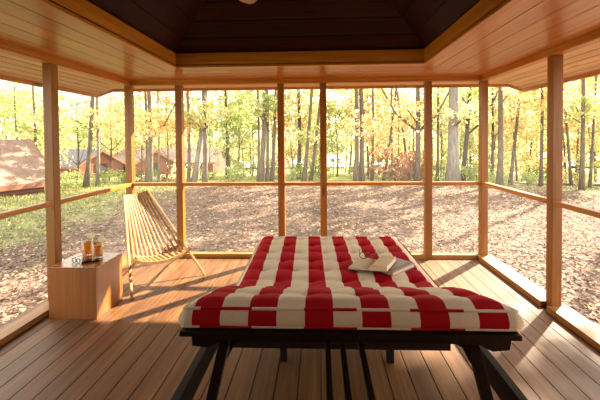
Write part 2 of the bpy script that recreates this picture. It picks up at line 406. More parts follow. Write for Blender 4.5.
seg(wl, 'top_beam', M['beam_y'], XL-.05, XL+.05, YF, YB-.051, ZB, ZC+.03)
seg(wr, 'top_beam', M['beam_y'], XR-.05, XR+.05, YF, YB-.051, ZB, ZC+.03)
# insect screens, one per bay
nwin = 0
NTH = ['first', 'second', 'third', 'fourth', 'fifth']
for i in range(5):
    nwin += 1
    b = MB(); b.box(bx[i]+PW, bx[i+1]-PW, YB+.032, YB+.034, ZP, ZB)
    struct(b.build('window_%d' % nwin, M['screen']), 'insect screen of the %s bay from the left in the back wall' % NTH[i])
for s, X in (('left', XL-.034), ('right', XR+.032)):
    for i in range(3):
        nwin += 1
        b = MB(); b.box(X, X+.002, sy[i+1]+PW, sy[i]-PW, ZP, ZB)
        struct(b.build('window_%d' % nwin, M['screen']), 'insect screen of the %s bay from the back corner in the %s wall' % (NTH[i], s))
# boards added in the bays beside and behind the camera to block light
for par, X in ((wl, XL-.06), (wr, XR+.046)):
    for i in (3, 4):
        b = MB(); b.box(X, X+.014, sy[i+1]+PW, sy[i]-PW, 0, ZB); b.build('light_block_panel', M['ceil_y'], par)
# house wall behind the camera
b = MB(); b.box(XL-.05, XR+.05, YF-.1, YF, 0, ZC)
struct(b.build('wall_front', M['ceil_x']), 'wooden wall closing the porch behind the viewer')

# ceiling: flat board band, fascia of the recessed tray, dark vault, eaves, roof
ce = thing('ceiling', (0, 0, ZC), 'varnished board ceiling with a dark recessed vault', None, None, 'structure')
def strips(m, p0, p1, q0, q1, n, gap=.010, t=.02, mi=0):
    """p0->p1 is one edge, q0->q1 the opposite one (same direction); n boards between them"""
    p0, p1, q0, q1 = map(Vector, (p0, p1, q0, q1)); W = ((q0+q1)/2-(p0+p1)/2).length; g = gap/W/2
    for i in range(n):
        a, c = i/n+g, (i+1)/n-g
        m.slab([p0.lerp(q0, a), p1.lerp(q1, a), p1.lerp(q1, c), p0.lerp(q0, c)], t, mi)
    m.slab([p + Vector((0, 0, t+.001)) for p in (p0, p1, q1, q0)], .01, 1)
yi = YB-.05
m = MB(); strips(m, (XL+.05, YF, ZC), (XL+.05, yi, ZC), (TXL, YF, ZC), (TXL, TY, ZC), 5, .008)
m.build('board_soffit', [M['ceil_y'], M['gap']], ce)
m = MB(); strips(m, (XR-.05, YF, ZC), (XR-.05, yi, ZC), (TXR, YF, ZC), (TXR, TY, ZC), 5, .008)
m.build('board_soffit', [M['ceil_y'], M['gap']], ce)
m = MB(); strips(m, (XL+.05, yi, ZC), (XR-.05, yi, ZC), (TXL, TY, ZC), (TXR, TY, ZC), 4, .008)
m.build('board_soffit', [M['ceil_x'], M['gap']], ce)
TF = -1.4
m = MB(); strips(m, (TXL, YF, ZC), (TXR, YF, ZC), (TXL, TF, ZC), (TXR, TF, ZC), 5)
m.build('board_soffit', [M['ceil_x'], M['gap']], ce)
for nm, args, k in (('tray_fascia', (TXL-.035, TXL, TF, TY, ZC-.002, TZ), 'beam_y'), ('tray_fascia', (TXR, TXR+.035, TF, TY, ZC-.002, TZ), 'beam_y'),
                    ('tray_fascia', (TXL-.035, TXR+.035, TY, TY+.035, ZC-.002, TZ), 'beam_x'), ('tray_fascia', (TXL-.035, TXR+.035, TF-.035, TF, ZC-.002, TZ), 'beam_x')):
    b = MB(); b.box(*args); b.build(nm, M[k], ce)
cx = (TXL+TXR)/2; hw = (TXR-TXL)/2; RZ = TZ+hw*math.tan(math.radians(35)); RY0, RY1 = TF+hw, TY-hw
e = .035
A, B_, C_, D_ = (TXL-e, TF-e, TZ), (TXR+e, TF-e, TZ), (TXR+e, TY+e, TZ), (TXL-e, TY+e, TZ)
r0, r1 = (cx, RY0, RZ), (cx, RY1, RZ)
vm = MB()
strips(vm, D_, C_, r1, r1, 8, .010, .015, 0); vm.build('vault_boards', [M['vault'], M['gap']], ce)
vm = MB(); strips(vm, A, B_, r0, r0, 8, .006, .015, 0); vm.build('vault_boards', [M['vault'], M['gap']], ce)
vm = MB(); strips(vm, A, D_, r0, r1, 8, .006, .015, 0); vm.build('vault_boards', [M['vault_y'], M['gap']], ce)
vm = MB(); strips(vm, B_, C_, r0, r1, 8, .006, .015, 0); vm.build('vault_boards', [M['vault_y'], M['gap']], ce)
# eaves
EL, ER, EB = -3.40, 3.0, 5.42
ZE, ZEB = 2.345, 2.45
o_ = YB+.051
m = MB(); strips(m, (XL-.051, YF, ZC), (XL-.051, o_, ZC), (EL, YF, ZE), (EL, 5.2, ZE), 6, .018); m.build('eave_soffit', [M['soffit'], M['gap']], ce)
m = MB(); strips(m, (XR+.051, YF, ZC), (XR+.051, o_, ZC), (ER, YF, ZE), (ER, 5.2, ZE), 6, .018); m.build('eave_soffit', [M['soffit'], M['gap']], ce)
m = MB(); strips(m, (XL-.051, o_, ZC), (XR+.051, o_, ZC), (EL+.1, EB, ZEB), (ER-.1, EB, ZEB), 5); m.build('eave_soffit', [M['soffit_x'], M['gap']], ce)
for X, sx in ((XL-.051, EL), (XR+.051, ER)):
    m = MB(); s = .1 if sx < 0 else -.1
    m.slab([(X, o_, ZC), (sx, 5.2, ZE), (sx+s, EB, ZEB), (X+s*.01, o_+.002, ZC)], .02); m.build('eave_soffit', M['soffit_x'], ce)
    m = MB(); m.bar((sx, YF, ZE-.012), (sx, 5.2, ZE-.012), .035, .075); m.build('eave_fascia', M['beam_y'], ce)
    m = MB(); m.bar((sx, 5.2, ZE-.012), (sx+s, EB, ZEB-.005), .035, .07); m.build('eave_fascia', M['beam_y'], ce)
m = MB(); m.bar((EL+.1, EB, ZEB-.005), (ER-.1, EB, ZEB-.005), .035, .07); m.build('eave_fascia', M['beam_x'], ce)
# roof above
rm = MB()
g0, g1 = Vector((cx, 1., 4.0)), Vector((cx, 2.6, 4.0))
P = [Vector(p) for p in ((EL-.03, YF-.3, ZE+.06), (EL-.03, 5.2, ZE+.06), (EL+.07, EB+.03, ZEB+.06), (ER-.07, EB+.03, ZEB+.06), (ER+.03, 5.2, ZE+.06), (ER+.03, YF-.3, ZE+.06))]
for tri in ((P[0], P[1], g1, g0), (P[1], P[2], g1), (P[2], P[3], g1), (P[3], P[4], g1), (P[4], P[5], g0, g1), (P[5], P[0], g0)):
    rm.face(tri)
ro = rm.build('roof', M['shingle'], ce)
md = ro.modifiers.new('thick', 'SOLIDIFY'); md.thickness = .03; md.offset = 1

# ------------------------------------------------------------------ daybed
BX = .115
db = thing('daybed', (BX, 2.5, 0), 'dark espresso wood daybed frame with raised backrest, under the striped mattress', 'daybed')
def part(name, mkey, fn, parent=db, bevel=.003):
    m = MB(); fn(m); return m.build(name, M[mkey], parent, bevel=bevel)
for s in (-1, 1):
    part('side_rail', 'dark', lambda m: m.box(BX+s*.745-.02, BX+s*.745+.02, .95, 3.68, .40, .517))
part('end_rail', 'dark', lambda m: m.box(BX-.724, BX+.724, 3.64, 3.68, .36, .517))
part('end_rail', 'dark', lambda m: m.box(BX-.724, BX+.724, .95, .99, .36, .517))
part('cross_rail', 'dark', lambda m: m.box(BX-.724, BX+.724, 2.24, 2.28, .255, .34))
for i in range(11):
    y = 2.34+i*.122
    part('slat', 'dark', lambda m: m.box(BX-.724, BX+.724, y, y+.07, .487, .512))
part('slat_bearer', 'dark', lambda m: m.box(BX-.41, BX-.37, 2.281, 3.639, .40, .4865))
part('slat_bearer', 'dark', lambda m: m.box(BX+.37, BX+.41, 2.281, 3.639, .40, .4865))
for s in (-1, 1):
    for y in (2.52, 3.55):
        part('leg', 'dark', lambda m: m.box(BX+s*.39-.025, BX+s*.39+.025, y-.025, y+.025, 0, .3995))
    part('leg', 'dark', lambda m: m.box(BX+s*.705-.028, BX+s*.705+.028, 1.0, 1.056, 0, .46))
    # splayed struts carrying the backrest
    part('backrest_strut', 'dark', lambda m: (m.bar((BX+s*.535, 1.52, .778), (BX+s*.70, 1.40, 0), .042, .05, (0, 1, 0)),
                                    m.prism([(BX+s*.51, 1.50, .765), (BX+s*.42, 1.50, .765), (BX+s*.50, 1.50, .72), (BX+s*.535, 1.50, .65)], (0, .035, 0))))
for x in (.04, .125, .232):
    part('support_bar', 'dark', lambda m: m.box(x-.015, x+.015, .99, 2.239, .42, .452))
bf = part('backrest_frame', 'dark', lambda m: (m.box(BX-.718, BX+.712, 1.435, 1.50, .793, .815),))
def under(m):
    m.prism([(BX-.67, 1.45, .7925), (BX+.68, 1.45, .7925), (BX+.67, 1.45, .745), (BX+.60, 1.45, .738), (BX+.54, 1.45, .768), (BX-.54, 1.45, .768), (BX-.60, 1.45, .738), (BX-.67, 1.45, .745)], (0, .05, 0))
part('backrest_crossbar', 'dark', under)
for s in (-1, 1):
    part('backrest_rail', 'dark', lambda m: (m.bar((BX+s*.64, 1.50, .785), (BX+s*.64, 1.90, .665), .04, .03), m.bar((BX+s*.64, 1.90, .665), (BX+s*.64, 2.27, .50), .04, .03)))
for k in range(5):
    t = (k+.5)/5; y = 1.55+.6*t; z = .795-.18*t*1.05
    part('backrest_slat', 'dark', lambda m: m.box(BX-.62, BX+.62, y-.03, y+.03, z-.055, z-.035))

# mattress: tufted, hinged up over the backrest
prof = [(3.665, .582), (3.3, .585), (2.9, .585), (2.5, .587), (2.36, .592), (2.24, .612), (2.12, .668), (2.02, .722), (1.92, .773), (1.80, .812), (1.66, .851), (1.55, .881), (1.475, .898)]
def resample(pr, n):
    P_ = [Vector((0, a, b)) for a, b in pr]; d = [0]
    for i in range(1, len(P_)): d.append(d[-1]+(P_[i]-P_[i-1]).length)
    out = []
    for k in range(n+1):
        t = d[-1]*k/n; i = 1
        while i < len(d)-1 and d[i] < t: i += 1
        u = (t-d[i-1])/(d[i]-d[i-1]); out.append(P_[i-1].lerp(P_[i], u))
    return out, d[-1]
NS, NT = 110, 74
pl, LEN = resample(prof, NS)
for _ in range(3): pl = [pl[0]]+[(pl[i-1]+pl[i]*2+pl[i+1])/4 for i in range(1, NS)]+[pl[-1]]
HW = .712; TH = .076; SW = .1216
nrm = []
for i in range(NS+1):
    d = (pl[max(i-1, 0)]-pl[min(i+1, NS)]).normalized()   # towards +y
    nrm.append(Vector((0, -d.z, d.y)).normalized())
tufts = []
row = 0; s_ = .12; RS = .212
while s_ < LEN-.08:
    off = .5*SW if row % 2 else 1.5*SW
    for k in range(-4, 4):
        xx = k*2*SW+off
        if abs(xx) < HW-.05: tufts.append((s_, xx))
    row += 1; s_ += RS
def puff(s, x):
    ed = min(s, LEN-s, HW-abs(x)); e_ = min(1, max(0, ed/.075)); e_ = math.sin(e_*PI/2)
    h = .036*e_
    for (a, b) in tufts:
        dd = (a-s)**2+(b-x)**2
        if dd < .02: h -= (.024*math.exp(-dd/.0008)+.014*math.exp(-dd/.0045))
    fr = abs((s-.12)/RS-round((s-.12)/RS)); h -= .014*math.exp(-(fr*RS)**2/.0007)*e_
    q = (x/SW-.5); fq = abs(q-round(q)); h -= .005*math.exp(-(fq*SW)**2/.0004)*e_
    return h
def skew(y):
    """the flat half lies a touch askew"""
    return -.022*max(0, min(1, (y-2.25)/1.4))
mt = MB(); idx = {}
def V_(key, p):
    if key not in idx: idx[key] = len(mt.v); mt.v.append(p)
    return idx[key]
def top(i, j):
    s = LEN*i/NS; x = -HW+2*HW*j/NT
    return Vector((BX+x+skew(pl[i].y), pl[i].y, pl[i].z))+nrm[i]*puff(s, x)
def bot(i, j):
    x = -HW+2*HW*j/NT
    return Vector((BX+x+skew(pl[i].y), pl[i].y, pl[i].z))-nrm[i]*TH
def mid(i, j, k):
    t = top(i, j).lerp(bot(i, j), k); o = Vector((0, 0, 0)); b = .016*math.sin(PI*k)
    if j == 0: o.x -= b
    if j == NT: o.x += b
    if i == 0: o.y += b
    if i == NS: o.y -= b
    return t+o
for i in range(NS):
    for j in range(NT):
        mt.f.append([V_((0, a, b), top(a, b)) for a, b in ((i, j), (i, j+1), (i+1, j+1), (i+1, j))]); mt.m.append(0); mt.s.append(True)
        mt.f.append([V_((4, a, b), bot(a, b)) for a, b in ((i, j), (i+1, j), (i+1, j+1), (i, j+1))]); mt.m.append(0); mt.s.append(True)
ring = [(i, 0) for i in range(NS)]+[(NS, j) for j in range(NT)]+[(i, NT) for i in range(NS, 0, -1)]+[(0, j) for j in range(NT, 0, -1)]
KS = [0, .25, .5, .75, 1]
def rv(a, k):
    return V_((0,)+a, top(*a)) if k == 0 else V_((4,)+a, bot(*a)) if k == 4 else V_((k,)+a, mid(a[0], a[1], KS[k]))
for q in range(len(ring)):
    a, b = ring[q], ring[(q+1) % len(ring)]
    for k in range(4):
        mt.f.append([rv(a, k), rv(b, k), rv(b, k+1), rv(a, k+1)]); mt.m.append(0); mt.s.append(True)
mo = mt.build('mattress', M['stripe'], origin=(BX, 2.5, .5))
def stripe_attr(o, ph=0., k=1.):
    at = o.data.attributes.new('stripe', 'FLOAT', 'POINT')
    w0 = Vector((BX, 2.5, .5))
    for i, v in enumerate(o.data.vertices):
        y = v.co.y+w0.y
        at.data[i].value = (v.co.x-skew(y))*k+ph+(.012+.022*max(0, min(1, (y-2.3)/1.35)) if y > 2.12 else 0)
stripe_attr(mo)
tag(mo, 'red and cream striped tufted mattress lying on the dark daybed frame', 'mattress')
p1 = MB(); p1.tube([top(*a) for a in ring], .0065, 6, closed=True); stripe_attr(p1.build('piping', M['stripe'], mo), -.082, .54)
p1 = MB(); p1.tube([bot(*a)+Vector((0, 0, .004)) for a in ring], .0065, 6, closed=True); stripe_attr(p1.build('piping', M['stripe'], mo), -.082, .54)
for (s, x) in tufts:
    i = min(NS, max(0, round(s/LEN*NS))); p = Vector((BX+x+skew(pl[i].y), pl[i].y, pl[i].z))+nrm[i]*(puff(s, x)+.001)
    b = MB(); b.tube([p-nrm[i]*.002, p+nrm[i]*.002, p+nrm[i]*.004], [.007, .007, .003], 8); stripe_attr(b.build('tuft_button', M['stripe'], mo))

# ------------------------------------------------------------------ books and reading glasses on the mattress
def local(o, ang, tilt=0.):
    c, s = math.cos(ang), math.sin(ang)
    return lambda x, y, z=0: (o[0]+c*x-s*y, o[1]+s*x+c*y, o[2]+z+tilt*x)
MZ = .620
bkA = math.radians(12)
l2 = local((.575, 2.70, MZ), math.radians(43-90))
bk2 = thing('book', (.575, 2.70, MZ), 'closed grey-covered book lying half under the open book', 'book')
b = MB(); b.hexa([l2(-.10, -.14, .004), l2(.085, -.14, .004), l2(.085, .14, .004), l2(-.10, .14, .004), l2(-.10, -.14, .026), l2(.085, -.14, .026), l2(.085, .14, .026), l2(-.10, .14, .026)]); b.build('pages', M['paper'], bk2)
b = MB()
for z in (0, .0262): b.hexa([l2(-.105, -.145, z), l2(.092, -.145, z), l2(.092, .145, z), l2(-.105, .145, z), l2(-.105, -.145, z+.0035), l2(.092, -.145, z+.0035), l2(.092, .145, z+.0035), l2(-.105, .145, z+.0035)])
b.build('cover', M['cover2'], bk2)
b = MB(); b.hexa([l2(.045, -.14, .0298), l2(.075, -.14, .0298), l2(.075, .14, .0298), l2(.045, .14, .0298), l2(.045, -.14, .0302), l2(.075, -.14, .0302), l2(.075, .14, .0302), l2(.045, .14, .0302)]); b.build('cover_band', M['cover_band'], bk2)

lb = local((.405, 2.69, MZ+.0225), math.radians(-27), .115)
bk = thing('open_book', (.405, 2.69, MZ), 'open book lying face up on the striped mattress with spectacles on it', 'book')
def pagepoly(sgn, lift, wid):
    n = 10; up = []; lo = []
    for k in range(n+1):
        u = k/n; x = sgn*wid*u
        z = .006+lift*(math.sin(min(1, u*2.6)*PI/2))*(1-.25*u)
        up.append((x, z))
    return up
for sgn, lift, nm in ((-1, .018, 'left_page_block'), (1, .046, 'right_page_block')):
    up = pagepoly(sgn, lift, .150)
    b = MB(); n = len(up); zlo = .004
    for k in range(n-1):
        (x0, z0), (x1, z1) = up[k], up[k+1]
        f0 = .03 if sgn > 0 else .0
        lo0, lo1 = zlo+f0*(k/(n-1)), zlo+f0*((k+1)/(n-1))
        b.hexa([lb(x0, -.122, lo0 if sgn < 0 else zlo), lb(x1, -.122, lo1 if sgn < 0 else zlo), lb(x1, .122, zlo), lb(x0, .122, zlo), lb(x0, -.122, z0), lb(x1, -.122, z1), lb(x1, .122, z1), lb(x0, .122, z0)])
    b.build('page_block', M['paper'], bk)
b = MB(); b.hexa([lb(-.156, -.128, 0), lb(.156, -.128, 0), lb(.156, .128, 0), lb(-.156, .128, 0), lb(-.156, -.128, .0035), lb(.156, -.128, .0035), lb(.156, .128, .0035), lb(-.156, .128, .0035)]); b.build('cover', M['cover'], bk)

def spectacles(name, loc, ang, label, cat, temples_up=True, r=.023, mk='black', dark=False):
    t = thing(name, loc, label, cat)
    f = local(loc, ang); fr = MB()
    for s in (-1, 1):
        c = s*r*1.38
        fr.tube([f(c+r*1.12*math.cos(a), 0, r+r*math.sin(a)) for a in [2*PI*k/18 for k in range(18)]], .0034, 6, closed=True)
    fr.tube([f(-r*.3, 0, r+.008), f(0, -.002, r+.012), f(r*.3, 0, r+.008)], .0022, 6)
    fr.build('frame', M[mk], t)
    for s in (-1, 1):
        tm = MB(); c = s*r*2.5
        tm.tube([f(c, 0, r+.010), f(c, .02, r+.012), f(c*.98, .10, r+.014), f(c*.95, .135, r-.004)], .0022, 6); tm.build('temple', M[mk], t)
        le = MB(); le.tube([f(s*.033, -.0008, r), f(s*.033, .0008, r)], 1, 4) if False else le.face([f(s*r*1.38+r*1.08*math.cos(2*PI*k/18), 0, r+r*.97*math.sin(2*PI*k/18)) for k in range(18)])
        le.build('lens', M['blackglass'] if dark else M['glass'], t, fix=False)
    return t
spectacles('eyeglasses', (.385, 2.785, MZ+.044), math.radians(-4), 'black-rimmed spectacles standing open on the open book', 'glasses', r=.027)

# ------------------------------------------------------------------ side table and what stands on it
TX0, TX1, TY0, TY1, TH_ = -2.49, -2.04, 3.05, 3.47, .478
st = thing('side_table', ((TX0+TX1)/2, (TY0+TY1)/2, 0), 'cube-shaped cherry wood side table left of the slatted chair', 'table')
part('top', 'table_top', lambda m: m.box(TX0, TX1, TY0, TY1, TH_-.018, TH_), st)
for x0, x1 in ((TX0, TX0+.018), (TX1-.018, TX1)):
    part('side_panel', 'table', lambda m: m.box(x0, x1, TY0+.018, TY1-.018, 0, TH_-.0185), st)
part('front_panel', 'table', lambda m: m.box(TX0, TX1, TY0, TY0+.0175, 0, TH_-.0185), st)
part('back_panel', 'table', lambda m: m.box(TX0, TX1, TY1-.0175, TY1, 0, TH_-.0185), st)
def drink(loc, h, r, label, ang):
    t = thing('iced_tea_glass', loc, label, 'drink', 'glasses of iced tea on the side table')
    g = MB(); g.lathe(loc, [(.001, .001), (r*.92, .001), (r, .02), (r*1.04, h), (r*1.04-.003, h), (r-.003, .022), (r*.88, .014), (.001, .014)], 28); g.build('tumbler', M['glass'], t)
    q = MB(); q.lathe(loc, [(.001, .0155), (r*.88-.001, .0155), (r-.0045, .024), (r+.0-.0035, h*.72), (.001, h*.72)], 24); q.build('tea', M['tea'], t)
    for k in range(3):
        a = 2.1*k+ang; ic = MB(); c = Vector(loc)+Vector((r*.45*math.cos(a), r*.45*math.sin(a), h*.74+.004*k)); s = .011
        u = Vector((math.cos(a*1.7), math.sin(a*1.7), .3)).normalized()
        ic.bar(c-u*s, c+u*s, 2*s, 2*s); ic.build('ice_cube', M['glass'], t, bevel=.003)
    # lemon wheel hooked on the rim, facing the room
    c = Vector(loc)+Vector((r*1.02, -.012, h+.016)); nn = Vector((.25, -.95, .2)).normalized()
    lw = MB(); lw.tube([c-nn*.003, c+nn*.003], .033, 22); le = lw.build('lemon_slice', M['lemon_rind'], t)
    fl = MB(); ax = nn.cross(Vector((0, 0, 1))).normalized(); ay = ax.cross(nn)
    for k in range(8):
        a0, a1 = 2*PI*k/8+.07, 2*PI*(k+1)/8-.07
        fl.face([c+nn*.0034+(ax*math.cos(a)+ay*math.sin(a))*rr for a, rr in ((a0, .005), (a0, .028), ((a0+a1)/2, .0295), (a1, .028), (a1, .005))])
    fl.build('lemon_flesh', M['lemon'], le, fix=False)
    return t
drink((-2.355, 3.395, TH_), .182, .05, 'taller glass of iced tea at the back left of the side table', .3)
drink((-2.205, 3.325, TH_), .168, .049, 'shorter glass of iced tea nearer the slatted chair on the side table', 1.2)
spectacles('eyeglasses', (-2.31, 3.17, TH_+.001), math.radians(-18), 'black wire eyeglasses beside the phone on the side table', 'glasses', r=.021)
ph = thing('phone', (-2.19, 3.215, TH_), 'black phone lying in front of the iced teas on the side table', 'phone')
lp = local((-2.19, 3.205, TH_), math.radians(28))
b = MB(); b.hexa([lp(-.075, -.037, 0), lp(.075, -.037, 0), lp(.075, .037, 0), lp(-.075, .037, 0), lp(-.075, -.037, .016), lp(.075, -.037, .016), lp(.075, .037, .016), lp(-.075, .037, .016)]); b.build('case', M['black'], ph, bevel=.005)
b = MB(); b.hexa([lp(-.066, -.031, .0161), lp(.066, -.031, .0161), lp(.066, .031, .0161), lp(-.066, .031, .0161), lp(-.066, -.031, .0168), lp(.066, -.031, .0168), lp(.066, .031, .0168), lp(-.066, .031, .0168)]); b.build('screen', M['blackglass'], ph)

# ------------------------------------------------------------------ folding stick chair
FL, FR = Vector((-1.941, 3.462, 0)), Vector((-1.394, 4.101, 0))
TL, TR = Vector((-2.333, 4.03, .984)), Vector((-2.165, 4.25, 1.0))
fw = Vector((.75, -.66, 0)).normalized()
ch = thing('stick_chair', (-1.9, 3.95, 0), 'slatted oak stick chair standing beside the cube side table', 'chair')
NB = 13
JZ = .37
JL, JR = FL.lerp(TL, .375), FR.lerp(TR, .365)
for i in range(NB):
    u = i/(NB-1); sag = math.sin(PI*u)
    t_ = TL.lerp(TR, u)-fw*.05*sag+Vector((0, 0, -.025*sag+.012*u))
    j_ = JL.lerp(JR, u)-fw*.03*sag+Vector((0, 0, -.075*sag))
    if i in (0, NB-1):
        foot = FL if i == 0 else FR
        b = MB(); b.bar(t_, foot, .026, .022, fw); b.build('front_leg', M['chair'], ch, bevel=.003)
    else:
        dn = (j_-t_).normalized()
        b = MB(); b.bar(t_, j_+dn*.06, .021, .021, fw); b.build('back_slat', M['chair'], ch, bevel=.003)
SL_, SR_ = JL+fw*.17+Vector((0, 0, .012)), JR+fw*.17+Vector((0, 0, .0))
RL, RR = JL-fw*.40, JR-fw*.40; RL.z = RR.z = 0
NSt = 12
for i in range(NSt):
    u = (i+.5)/NSt; sag = math.sin(PI*u)
    f_ = SL_.lerp(SR_, u)+Vector((0, 0, -.085*sag**.6))
    if i in (0, NSt-1):
        foot = RL.lerp(RR, u)
        b = MB(); b.bar(f_, foot, .024, .021, (0, 0, 1)); b.build('rear_leg', M['chair'], ch, bevel=.003)
    else:
        j_ = JL.lerp(JR, u)-fw*.03*sag+Vector((0, 0, -.078*sag)); dn = (j_-f_).normalized()
        b = MB(); b.bar(f_, j_+dn*.14, .024, .021, (0, 0, 1)); b.build('seat_slat', M['chair'], ch, bevel=.003)
b = MB()
pts = [SL_.lerp(SR_, k/16)+Vector((0, 0, -.085*abs(math.sin(PI*k/16))**.6-.012))+fw*.012 for k in range(17)]
pts[0] -= (SR_-SL_).normalized()*.02
for k in range(16): b.bar(pts[k], pts[k+1]+(pts[k+1]-pts[k])*.03, .02, .034)
b.build('front_rail', M['chair'], ch)
for fz, mk in ((.52, 'rope'), (.0, 'rope')):
    b = MB()
    b.tube([(JL.lerp(JR, k/16)-fw*.03*math.sin(PI*k/16)+Vector((0, 0, -.075*math.sin(PI*k/16)))).lerp(TL.lerp(TR, k/16)-fw*.05*math.sin(PI*k/16)-Vector((0, 0, .025*math.sin(PI*k/16))), fz+.02) for k in range(17)], .004, 6)
    b.build('wire_rope', M[mk], ch)

# ------------------------------------------------------------------ ceiling fan
fx, fy, fz = -.15, 2.0, 2.655
fan = thing('ceiling_fan', (fx, fy, RZ-.02), 'wooden five-blade fan hanging from the dark vault, blade tips showing', 'ceiling fan')
vz = RZ-abs(fx-cx)*math.tan(math.radians(35))
b = MB(); b.tube([(fx, fy, vz+.01), (fx, fy, fz+.10)], .013, 12); b.build('downrod', M['brass'], fan)
b = MB(); b.lathe((fx, fy, vz-.06), [(.001, 0), (.05, 0), (.065, .05), (.065, .07)], 20); b.build('canopy', M['brass'], fan)
b = MB(); b.lathe((fx, fy, fz-.06), [(.001, 0), (.06, 0), (.10, .03), (.10, .12), (.05, .16), (.001, .16)], 24); b.build('motor_housing', M['brass'], fan)
for k in range(5):
    a = math.radians(53.5+72*k); c, s = math.cos(a), math.sin(a)
    def q(r, o, z): return (fx+c*r-s*o, fy+s*r+c*o, fz+z)
    b = MB()
    out = [(.17, -.05), (.45, -.063), (.66, -.066), (.70, -.05), (.712, 0), (.70, .05), (.66, .066), (.45, .063), (.17, .05)]
    b.prism([q(r, o, o*.16) for r, o in out], (0, 0, .008)); bl = b.build('blade', M['fan'], fan)
    b = MB(); b.bar(q(.08, 0, .0), q(.22, 0, .0), .03, .008); b.build('blade_iron', M['brass'], bl)

# ------------------------------------------------------------------ outdoors
def gh(x, y):
    d = math.hypot(x, y)
    z = -.45
    if d > 16.5: z -= min(d-16.5, 45)*.068
    z += .05*math.sin(x*.9+1)*math.sin(y*.7)+.03*math.sin(x*2.1)*math.cos(y*1.7+.4)
    return z
gm = MB(); gi = {}
rs = []; r = 0.
while r < 95: rs.append(r); r += .6 if r < 20 else 2.5
NA = 96
grid = []
for r in rs:
    grid.append([Vector((r*math.cos(2*PI*k/NA), r*math.sin(2*PI*k/NA), gh(r*math.cos(2*PI*k/NA), r*math.sin(2*PI*k/NA)))) for k in range(NA)])
for rw in grid: gm.v += rw
for i in range(len(rs)-1):
    for k in range(NA):
        k2 = (k+1) % NA
        gm.f.append([i*NA+k, i*NA+k2, (i+1)*NA+k2, (i+1)*NA+k]); gm.m.append(0); gm.s.append(True)
struct(gm.build('ground', M['ground']), 'leaf-strewn woodland ground sloping away around the porch')
# lake and far shore
b = MB(); b.face([(-160, 58, -3.05), (200, 58, -3.05), (200, 104, -3.05), (-160, 104, -3.05)]); struct(b.build('lake', M['water'], fix=False), 'pale lake glimpsed between the trunks')
b = MB(); b.face([(-300, 103, -3.0), (300, 103, -3.0), (300, 240, 3), (-300, 240, 3)]); struct(b.build('far_shore', M['ground'], fix=False), 'wooded far shore across the lake')

def XU(u, y):
    """x of a thing at depth y that the photo shows at image column u"""
    X = (u-306.5)/346; c, s = math.cos(.0374), math.sin(.0374)
    return y*(c*X-s)/(s*X+c)

def road(pts, wdt, name, label):
    b = MB()
    for i in range(len(pts)-1):
        (x0, y0), (x1, y1) = pts[i], pts[i+1]
        n = 8
        for k in range(n):
            a = Vector((x0, y0, 0)).lerp(Vector((x1, y1, 0)), k/n); c = Vector((x0, y0, 0)).lerp(Vector((x1, y1, 0)), (k+1)/n)
            s = (c-a).normalized().cross(Vector((0, 0, 1)))*wdt/2
            q = [a-s, a+s, c+s, c-s]
            b.face([(p.x, p.y, gh(p.x, p.y)+.05) for p in q])
    return struct(b.build(name, M['gravel'], fix=False), label)
road([(-20, 21.), (-15, 22.), (-9.5, 24.)], 2.6, 'gravel_road', 'pale gravel road in front of the red cabins on the left')
road([(11, 19.5), (17, 20.5), (26, 22)], 2.4, 'gravel_road', 'pale sunlit gravel road beyond the right-hand screens')

